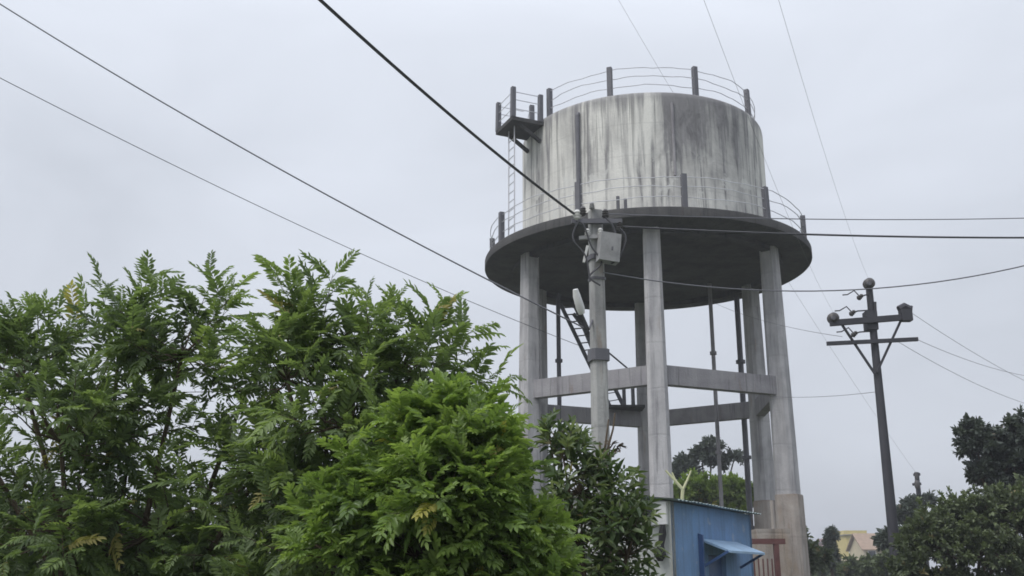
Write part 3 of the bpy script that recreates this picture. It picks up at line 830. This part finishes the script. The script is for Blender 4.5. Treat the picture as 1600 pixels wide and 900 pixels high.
# ================================================================== FOLIAGE
def lanceolate(base, d, nrm, L, W, fold=0.25, droop=0.15):
    s = np.cross(nrm, d); s /= np.linalg.norm(s) + 1e-9
    up = nrm
    pts = [base,
           base + d * L * .28 + s * W * .42 + up * W * fold,
           base + d * L * .65 + s * W * .40 + up * (W * fold - L * droop * .5),
           base + d * L - up * L * droop,
           base + d * L * .65 - s * W * .40 + up * (W * fold - L * droop * .5),
           base + d * L * .28 - s * W * .42 + up * W * fold]
    return pts, [(0, 3, 2, 1), (0, 5, 4, 3)]
def pinnate_leaf(rng, npairs=7, droop=0.25, ll=0.30, lw=0.105):
    """unit-length compound leaf along +X, up +Z"""
    V = []; Fc = []
    def cv(t):
        return np.array([t * (1 - 0.12 * droop * t), 0.03 * math.sin(t * 3 + rng.random()), 0.10 * t - droop * t * t])
    ts = np.linspace(0, 1, 6)
    ring = []
    for t in ts:
        p = cv(t); r = 0.010 * (1 - 0.6 * t)
        b = len(V)
        V += [p + np.array([0, r, 0]), p + np.array([0, -r * .5, r * .87]), p + np.array([0, -r * .5, -r * .87])]
        ring.append(b)
    for a, b in zip(ring[:-1], ring[1:]):
        for k in range(3):
            Fc.append((a + k, a + (k + 1) % 3, b + (k + 1) % 3, b + k))
    def add(p, d, L, W):
        d = d / np.linalg.norm(d)
        nrm = np.array([0, 0, 1.0]) + np.array([rng.uniform(-.3, .3), rng.uniform(-.3, .3), 0])
        nrm = nrm - d * np.dot(nrm, d); nrm /= np.linalg.norm(nrm)
        q, f = lanceolate(p, d, nrm, L, W, rng.uniform(.1, .4), rng.uniform(.05, .3))
        b = len(V); V.extend(q); Fc.extend([tuple(b + i for i in z) for z in f])
    for i in range(npairs):
        t = 0.20 + 0.74 * i / (npairs - 1)
        sc = (0.75 + 0.5 * math.sin(math.pi * (0.2 + 0.7 * t))) * rng.uniform(.85, 1.1)
        for sgn in (-1, 1):
            an = R(rng.uniform(48, 66) - 14 * t)
            add(cv(t + rng.uniform(-.012, .012)), np.array([math.cos(an), sgn * math.sin(an), rng.uniform(-.45, .05)]), ll * sc, lw * sc * 1.1)
    add(cv(1.0), np.array([1, rng.uniform(-.2, .2), -0.4]), ll * 0.95, lw)
    return np.array(V), Fc
def simple_leaf(rng, W=0.42):
    V, Fc = lanceolate(np.array([0.08, 0, 0]), np.array([1.0, 0, 0]), np.array([0, 0, 1.0]), 0.92, W, rng.uniform(.1, .35), rng.uniform(.1, .35))
    b = len(V)
    V = list(V) + [np.array([0, .01, 0]), np.array([0, -.01, 0]), np.array([.1, 0, 0.01])]
    return np.array(V), Fc + [(b, b + 1, b + 2)]
def spray_leaf(rng, k=7, W=0.35):
    """little twig spray of simple leaves for distant crowns"""
    V = []; Fc = []
    for i in range(k):
        t = i / k
        an = rng.uniform(0, 6.28); el = rng.uniform(-.5, .9)
        d = np.array([.5 + .4 * math.cos(el), math.sin(an) * .8, math.cos(an) * .7]); d /= np.linalg.norm(d)
        nr = np.array([rng.uniform(-.6, .6), rng.uniform(-.6, .6), 1.0]); nr -= d * np.dot(nr, d); nr /= np.linalg.norm(nr)
        q, f = lanceolate(np.array([t * .55, rng.uniform(-.12, .12), rng.uniform(-.12, .12)]), d, nr, rng.uniform(.35, .6), W * rng.uniform(.6, 1), .2, .2)
        b = len(V); V.extend(q); Fc.extend([tuple(b + i_ for i_ in z) for z in f])
    return np.array(V), Fc

def mesh_from_leaves(name, material, variants, placed, off):
    """placed: list of (variant, 3x3 matrix (columns), position, scale, tint)"""
    allv = []; lt = []; loops = []; tints = []; base = 0
    vf = []
    for V, Fc in variants:
        fl = np.concatenate([np.array(f) for f in Fc]); ln = np.array([len(f) for f in Fc])
        vf.append((V, fl, ln))
    for k, Mx_, pos, sc, ti in placed:
        V, fl, ln = vf[k]
        w_ = (V * sc) @ Mx_.T + pos - off
        allv.append(w_); loops.append(fl + base); lt.append(ln)
        tints.append(np.full(len(V), ti)); base += len(V)
    me = bpy.data.meshes.new(name)
    allv = np.concatenate(allv).astype(np.float32); loops = np.concatenate(loops).astype(np.int32); lt = np.concatenate(lt).astype(np.int32)
    me.vertices.add(len(allv)); me.vertices.foreach_set("co", allv.ravel())
    me.loops.add(len(loops)); me.loops.foreach_set("vertex_index", loops)
    me.polygons.add(len(lt)); me.polygons.foreach_set("loop_start", np.concatenate(([0], np.cumsum(lt)[:-1])).astype(np.int32))
    try: me.polygons.foreach_set("loop_total", lt)
    except Exception: pass
    at_ = me.attributes.new("tint", 'FLOAT', 'POINT'); at_.data.foreach_set("value", np.concatenate(tints).astype(np.float32))
    me.materials.append(material)
    me.update(calc_edges=True); me.validate()
    return me

def unit(v):
    return v / (np.linalg.norm(v) + 1e-9)
def frame(d, up):
    x = unit(d); y = np.cross(up, x)
    if np.linalg.norm(y) < 1e-3: y = np.cross(np.array([0, 1.0, 0]), x)
    y = unit(y); z = np.cross(x, y)
    return np.column_stack([x, y, z])

def make_tree(name, label, cat, base, lobes, variants, leaf_len, material, seed, shoots_k=1.0, per_shoot=9, individual=0,
              trunk_r=0.07, shoot_len=0.45, group=None, up_bias=0.5, tint_mean=0.45, fork=None, tip_extra=()):
    """lobes: (center, (rx, ry, rz), number of shoots)"""
    rng = random.Random(seed); nr = np.random.RandomState(seed)
    t = thing(name, base, label, cat, group)
    base = np.array(base)
    br = MB()
    placed = []
    cen = np.mean([np.array(l[0]) for l in lobes], axis=0)
    fork = np.array(fork) if fork is not None else np.array([base[0] * .6 + cen[0] * .4, base[1] * .6 + cen[1] * .4, cen[2] * 0.38])
    br.tube([tuple(base - np.array([0, 0, .2])), tuple(base * .5 + fork * .5 + np.array([rng.uniform(-.05, .05), 0, 0])), tuple(fork)], [trunk_r * 1.25, trunk_r, trunk_r * .85], 9)
    tips = []
    for c, rad, ns in lobes:
        c = np.array(c); rad = np.array(rad)
        mid = fork * .5 + c * .5 + np.array([rng.uniform(-.12, .12), rng.uniform(-.12, .12), -0.08]) * np.mean(rad) * 2
        br.tube([tuple(fork), tuple(mid), tuple(c)], [trunk_r * .6, trunk_r * .42, trunk_r * .25], 6)
        for s in range(int(ns * shoots_k)):
            d = nr.normal(size=3); d /= np.linalg.norm(d)
            if d[2] < -0.55: d[2] *= -0.5
            rr = rng.random() ** 0.38
            p = c + d * rad * rr * 0.86
            out = unit(d * np.array([1, 1, .8]) + np.array([0, 0, up_bias]) + nr.normal(size=3) * .3)
            tips.append((c, p, out))
    for p, d in tip_extra:
        j = min(range(len(lobes)), key=lambda i: np.linalg.norm(np.array(lobes[i][0]) - np.array(p)))
        tips.append((np.array(lobes[j][0]), np.array(p), unit(np.array(d))))
    for c, p, out in tips:
        sl = shoot_len * rng.uniform(.5, 1.6)
        e = p + out * sl + np.array([0, 0, -0.06 * sl])
        m1 = c * .45 + p * .55 + nr.normal(size=3) * 0.05 * shoot_len
        br.tube([tuple(c), tuple(m1), tuple(p), tuple(e)], [trunk_r * .16, trunk_r * .12, trunk_r * .08, trunk_r * .03], 4, cap=False)
        k = max(3, int(per_shoot * rng.uniform(.7, 1.3)))
        ph = rng.uniform(0, 6.28)
        ax1 = unit(np.cross(out, np.array([.3, .2, 1.0]))); ax2 = np.cross(out, ax1)
        st = min(1, max(0, rng.gauss(tint_mean, .16)))
        for i in range(k):
            u_ = (i + .6) / k
            a = ph + i * 2.4
            side = ax1 * math.cos(a) + ax2 * math.sin(a)
            d = unit(out * (0.35 + 0.7 * u_) + side * (1.0 - .35 * u_) + np.array([0, 0, .18]) + nr.normal(size=3) * .15)
            pos = p + (e - p) * (0.1 + .9 * u_)
            up = unit(np.array([0, 0, 1.0]) + out * .35 + nr.normal(size=3) * .3)
            ti = min(0.93, max(0, st + (u_ - .5) * .35 + rng.gauss(0, .12)))
            if rng.random() < .012: ti = 1.0
            placed.append((rng.randrange(len(variants)), frame(d, up), pos, leaf_len * rng.choice((rng.uniform(.5, .85), rng.uniform(.8, 1.25))) * (1 - .25 * max(0, u_ - .7)), ti))
    br.build("trunk", M["bark"], t)
    off = np.array(t.location)
    if individual:
        cp = np.array([0, 0, EYE])
        # the leaves that show largest: nearest to the viewer
        order = sorted(range(len(placed)), key=lambda i: np.linalg.norm(placed[i][2] - cp) - 0.0)
        pick = set(order[:individual * 2:2])
        meshes = []
        for vi, var in enumerate(variants):
            for tq in (0.2, 0.45, 0.7, 0.93, 1.0):
                meshes.append(mesh_from_leaves("leaf", material, [var], [(0, np.eye(3), np.zeros(3), 1.0, tq)], np.zeros(3)))
        for i in sorted(pick):
            k, Mx_, pos, sc, ti = placed[i]
            tq = 4 if ti > .97 else min(3, int(ti * 4))
            o = bpy.data.objects.new("leaf", meshes[k * 5 + tq])
            m4 = Matrix([[*(Mx_[r] * sc), pos[r] - off[r]] for r in range(3)] + [[0, 0, 0, 1]])
            o.parent = t; o.matrix_local = m4
            COL.objects.link(o)
        rest = [q for i, q in enumerate(placed) if i not in pick]
    else:
        rest = placed
    me = mesh_from_leaves("crown", material, variants, rest, off)
    o = bpy.data.objects.new("crown", me); o.parent = t
    COL.objects.link(o)
    if individual: o["kind"] = "stuff"
    return t

rngL = random.Random(11)
PIN = [pinnate_leaf(rngL, rngL.choice((8, 9, 9, 10)), rngL.uniform(.0, .55), 0.24, 0.072) for _ in range(7)]
PINB = [pinnate_leaf(rngL, rngL.choice((6, 7, 8)), rngL.uniform(.2, .6), 0.30, 0.12) for _ in range(6)]
SIM = [simple_leaf(rngL, rngL.uniform(.34, .46)) for _ in range(5)]
SPR = [spray_leaf(rngL, 8) for _ in range(6)]

def lobe(u, v, rpx, Y, ns, ry=1.0, rzs=1.0):
    c = at(u, v, Y); r = rpx / F * (c.y * CP + (c.z - EYE) * SP)
    return (tuple(c), (r, r * ry, r * rzs), ns)
def px(u, v, Y): return tuple(at(u, v, Y))

YA = 6.8
la = [lobe(35, 590, 62, YA, 15), lobe(-60, 650, 100, YA + .3, 16), lobe(185, 555, 58, YA + .1, 17), lobe(285, 555, 54, YA - .1, 15), lobe(95, 690, 90, YA - .3, 24),
      lobe(205, 680, 75, YA + .2, 15), lobe(385, 610, 50, YA + .2, 10), lobe(400, 750, 80, YA - .1, 17), lobe(90, 830, 110, YA - .2, 26), lobe(250, 830, 110, YA, 26), lobe(-80, 820, 120, YA, 18), lobe(390, 880, 95, YA, 20), lobe(90, 960, 120, YA - .1, 24), lobe(280, 970, 120, YA - .1, 24), lobe(-90, 960, 110, YA, 14)]
make_tree("pinnate_tree", "left feathery-leaved tree filling the lower left corner", "tree", (at(200, 900, YA).x, YA + .2, 0), la, PIN, 0.235, M["leaf_a"], 21,
          1.0, 9, 300, 0.05, 0.28, "feathery trees left of the tower", 0.5, 0.5,
          tip_extra=[(px(165, 485, YA), (-.3, 0, 1)), (px(60, 515, YA), (-.1, -.2, 1)), (px(335, 515, YA), (.1, 0, 1)), (px(245, 490, YA), (.1, 0, 1))])
YB = 6.4
lb = [lobe(500, 550, 42, YB + .1, 10), lobe(555, 570, 44, YB - .1, 10), lobe(450, 595, 50, YB, 11), lobe(615, 600, 36, YB, 6), lobe(530, 665, 70, YB - .2, 19), lobe(625, 660, 50, YB + .1, 11), lobe(500, 760, 90, YB + .1, 20), lobe(600, 750, 76, YB + .2, 18), lobe(500, 860, 100, YB, 20), lobe(470, 970, 110, YB, 22)]
make_tree("pinnate_tree", "feathery-leaved tree whose sprays reach towards the tower columns", "tree", (at(530, 900, YB).x, YB + .3, 0), lb, PIN, 0.235, M["leaf_a"], 33,
          1.0, 9, 300, 0.045, 0.28, "feathery trees left of the tower", 0.5, 0.58,
          tip_extra=[(px(640, 540, YB), (.7, 0, .6)), (px(655, 572, YB), (1, 0, .35)), (px(655, 612, YB), (1, 0, .05)), (px(600, 535, YB), (.4, 0, .9)), (px(505, 498, YB), (.15, 0, 1)), (px(550, 515, YB), (.5, 0, 1)), (px(475, 512, YB), (-.4, 0, 1)), (px(672, 552, YB), (.9, -.2, .5)), (px(692, 582, YB + .1), (1, .2, .2)), (px(655, 525, YB + .1), (.6, .2, .8)), (px(588, 510, YB + .1), (.5, .2, 1)), (px(705, 602, YB), (1, 0, .15))])
YC = 5.1
lc = [lobe(700, 682, 36, YC, 20), lobe(650, 725, 48, YC, 24), lobe(735, 735, 42, YC - .1, 24), lobe(690, 780, 66, YC - .25, 32), lobe(770, 790, 38, YC + .1, 20), lobe(600, 800, 70, YC, 30), lobe(745, 850, 62, YC - .1, 28), lobe(650, 870, 80, YC - .1, 32), lobe(805, 862, 36, YC + .1, 18), lobe(530, 870, 70, YC, 24), lobe(600, 970, 90, YC, 24), lobe(740, 970, 90, YC, 24), lobe(820, 950, 56, YC, 18)]
make_tree("leafy_bush", "bright green bush in front of the feathery trees", "bush", (at(690, 900, YC).x, YC + .2, 0), lc, PINB, 0.155, M["leaf_b"], 47,
          1.0, 11, 300, 0.035, 0.15, None, 0.45, 0.6,
          tip_extra=[(px(705, 655, YC), (.1, 0, 1)), (px(735, 668, YC), (.4, 0, 1)), (px(670, 675, YC), (-.3, 0, 1)), (px(765, 715, YC), (.7, 0, .7))])
YD = 8.2
ld = [lobe(880, 715, 38, YD, 26), lobe(905, 770, 56, YD, 40), lobe(945, 760, 40, YD + .1, 26), lobe(960, 815, 54, YD - .1, 40), lobe(900, 850, 70, YD, 44), lobe(992, 825, 24, YD - .2, 18), lobe(978, 868, 40, YD - .1, 30), lobe(860, 690, 28, YD + .2, 14), lobe(910, 930, 70, YD, 36), lobe(985, 935, 56, YD, 30)]
make_tree("leafy_shrub", "dark broad-leaved shrub between the bright bush and blue shed", "shrub", (at(930, 900, YD).x, YD + .2, 0), ld, SIM, 0.115, M["leaf_d"], 53,
          1.0, 9, 250, 0.03, 0.14, None, 0.4, 0.5)

# bare twiggy plant beside the concrete pole, climbing stems at the tower's left column
tw = MB()
YT = 12.0
for pts in ([(950, 760), (946, 715), (958, 670), (961, 645)], [(950, 760), (944, 710), (948, 680), (951, 655)], [(946, 725), (956, 708), (966, 700)], [(946, 735), (938, 705), (937, 690)]):
    tw.tube([at(u, v, YT) for u, v in pts], [0.02, 0.016, 0.012, 0.008][:len(pts)], 5)
rs = random.Random(3)
for u, v in [(958, 705), (964, 700), (950, 712), (955, 695), (968, 697), (947, 720), (960, 712), (952, 704)]:
    p0 = at(u, v, YT + rs.uniform(-.1, .1))
    for q in range(4):
        d = np.array([rs.uniform(-1, 1), rs.uniform(-1, 1), rs.uniform(-.3, .8)]); d = unit(d)
        pts, f = lanceolate(np.array(p0), d, unit(np.cross(d, np.array([.3, 1, .2]))), 0.10, 0.045)
        tw.add(pts, f)
tw.tube([at(950, 760, YT), (at(950, 760, YT).x, YT, -0.1)], 0.025, 6)
single(tw, "twiggy_plant", M["bark"], (at(950, 760, YT).x, YT, 0), "thin bare twiggy plant rising beside the concrete pole", "plant")
# pale forked sticks behind the shed roof
st = MB(); YS = 25.5
st.tube([(at(1066, 778, YS).x, YS, -.1), at(1066, 778, YS), at(1067, 765, YS)], 0.045, 6)
st.tube([at(1067, 765, YS), at(1052, 748, YS), at(1040, 735, YS)], [0.045, 0.035, 0.025], 6)
st.tube([at(1067, 765, YS), at(1074, 750, YS), at(1080, 735, YS)], [0.04, 0.03, 0.02], 6)
st.tube([at(1056, 752, YS), at(1050, 738, YS)], [0.03, 0.02], 5)
single(st, "forked_stick", M["bamboo"], (at(1066, 778, YS).x, YS, 0), "pale forked stick standing behind the shed roof", "stick")

# far trees and bushes
def far_tree(name, label, cat, lobes, mt, seed, leaf, tr=0.15, group=None, shoot=None, per=8, tint=.45, bx=None, dens=1.0):
    Y = lobes[0][0][1]
    cx = sum(l[0][0] for l in lobes) / len(lobes) if bx is None else bx
    return make_tree(name, label, cat, (cx, Y, 0), lobes, SPR, leaf, M[mt], seed, dens, per, 0, tr, shoot or leaf, group, 0.35, tint)
YR = 27
far_tree("dark_tree", "dark slate-green tree cut by the right edge of view", "tree",
         [lobe(1546, 700, 22, YR, 24), lobe(1518, 678, 10, YR, 9), lobe(1520, 702, 9, YR, 8), lobe(1585, 725, 36, YR, 36), lobe(1540, 748, 15, YR, 14), lobe(1600, 690, 34, YR, 30), lobe(1562, 768, 14, YR, 12), lobe(1630, 740, 50, YR, 40)], "leaf_slate", 71, 0.27, 0.10, shoot=0.24, dens=2.4)
YQ = 22
far_tree("leafy_bush", "wide dark green bush behind the right pole's foot", "bush",
         [lobe(1456, 832, 28, YQ, 40), lobe(1490, 815, 34, YQ + .3, 46), lobe(1535, 810, 36, YQ, 46), lobe(1580, 800, 44, YQ, 50), lobe(1430, 858, 20, YQ, 24), lobe(1475, 865, 42, YQ - .2, 56), lobe(1540, 865, 50, YQ - .3, 60), lobe(1600, 860, 52, YQ, 56), lobe(1420, 888, 14, YQ - .2, 14), lobe(1440, 925, 36, YQ, 40), lobe(1500, 930, 50, YQ, 50), lobe(1575, 930, 56, YQ, 50)], "leaf_far", 73, 0.19, 0.08, shoot=0.24, tint=.6, dens=1.7)
far_tree("leafy_bush", "small spiky dark bush just left of the far pole", "bush",
         [lobe(1428, 795, 9, 50, 14), lobe(1422, 806, 9, 50, 12), lobe(1447, 785, 6, 50, 6), lobe(1415, 815, 10, 50, 12)], "leaf_slate", 75, 0.5, 0.1, shoot=0.3)
far_tree("leafy_bush", "green bush at the foot of the tower's right column", "bush",
         [lobe(1244, 848, 14, 42, 26), lobe(1256, 862, 13, 42, 26), lobe(1272, 878, 12, 42, 22), lobe(1242, 880, 20, 42, 30)], "leaf_far", 77, 0.45, 0.1, shoot=0.3)
# columnar cypress
far_tree("cypress_tree", "narrow dark columnar tree between tower and yellow house", "tree",
         [lobe(1298, 852, 7, 60, 34, 1, 2.4), lobe(1299, 838, 4, 60, 24, 1, 2.6), lobe(1297, 868, 8, 60, 34, 1, 1.8), lobe(1298, 885, 12, 60, 30, 1, 1.6)], "leaf_slate", 79, 0.36, 0.12, shoot=0.12)
far_tree("dark_tree", "dark umbrella-topped tree seen between the tower columns", "tree",
         [lobe(1097, 714, 13, 62, 30), lobe(1112, 704, 10, 62, 22), lobe(1073, 732, 13, 62, 24), lobe(1126, 724, 6, 62, 10), lobe(1147, 718, 5, 62, 9), lobe(1055, 740, 9, 62, 14)], "leaf_slate", 81, 0.45, 0.16, shoot=0.4, dens=1.6)
far_tree("leafy_tree", "yellow-green tree behind the shed between the columns", "tree",
         [lobe(1085, 772, 18, 46, 40), lobe(1115, 775, 20, 46, 44), lobe(1145, 772, 18, 46, 36), lobe(1065, 780, 16, 46, 30), lobe(1100, 790, 34, 46, 44), lobe(1160, 785, 26, 46, 36)], "leaf_bright", 83, 0.38, 0.12, shoot=0.45, dens=1.5)
# dark hedge plants behind the feathery trees
for i, (u, v, w, Y) in enumerate([(40, 850, 90, 10.5), (230, 860, 90, 11.0), (420, 850, 90, 10.6), (600, 860, 80, 11.2), (790, 860, 70, 11.0)]):
    far_tree("hedge_shrub", ["dark hedge shrub behind the left tree, at the left edge", "dark hedge shrub deep behind the left feathery tree", "dark hedge shrub behind the gap between the feathery trees",
             "dark hedge shrub behind the bright bush's left side", "dark hedge shrub behind the bright bush's right side"][i], "shrub",
             [lobe(u, v, w, Y, 60), lobe(u + w, v + w * .5, w * .8, Y, 50), lobe(u - w, v + w * .5, w * .8, Y, 50), lobe(u, v + w * 1.2, w, Y, 50)], "leaf_far", 190 + i, 0.17, 0.06, "hedge shrubs behind the feathery trees", 0.15, 8, .4)
# treeline closing the horizon
rs = random.Random(9)
for i, (u, v, w, Y, mt) in enumerate([(1240, 880, 20, 75, "leaf_far"), (1285, 889, 14, 70, "leaf_far"), (1350, 895, 16, 58, "leaf_far"), (1402, 888, 9, 48, "leaf_far"), (1396, 850, 6, 52, "leaf_slate"), (960, 850, 44, 55, "leaf_far")]):
    far_tree("leafy_tree" if i > 3 else "leafy_bush",
             ["far bush showing just right of the tower's foot", "far bush under the columnar tree", "low bush before the brown roofed house", "dark bush at the foot of the right pole",
              "small dull tree leaning behind the right pole's foot", "far tree behind the dark broad-leaved shrub"][i],
             "tree" if i > 3 else "bush",
             [lobe(u, v, w, Y, 40), lobe(u + w, v + w * .3, w * .8, Y, 34), lobe(u - w, v + w * .35, w * .8, Y, 34)], mt, 90 + i, 0.55, 0.12, shoot=0.35)

# ================================================================== HAZE: thin volume added round the whole place to lift far dark tones
hz = MB(); hz.box((0, 150, 12.5), (900, 900, 27))
hm = bpy.data.materials.new("thin_haze"); hm.use_nodes = True
hn = hm.node_tree; hn.nodes.clear()
ho = hn.nodes.new("ShaderNodeOutputMaterial"); hv = hn.nodes.new("ShaderNodeVolumePrincipled")
hv.inputs["Color"].default_value = (0.92, 0.94, 1.0, 1); hv.inputs["Density"].default_value = 0.0014; hv.inputs["Anisotropy"].default_value = 0.2
hn.links.new(hv.outputs[0], ho.inputs["Volume"])
ho_ = hz.build("haze", hm, None, smooth=False); tag(ho_, kind="stuff", label="thin grey haze added over the whole scene")
scene.cycles.volume_bounces = 0
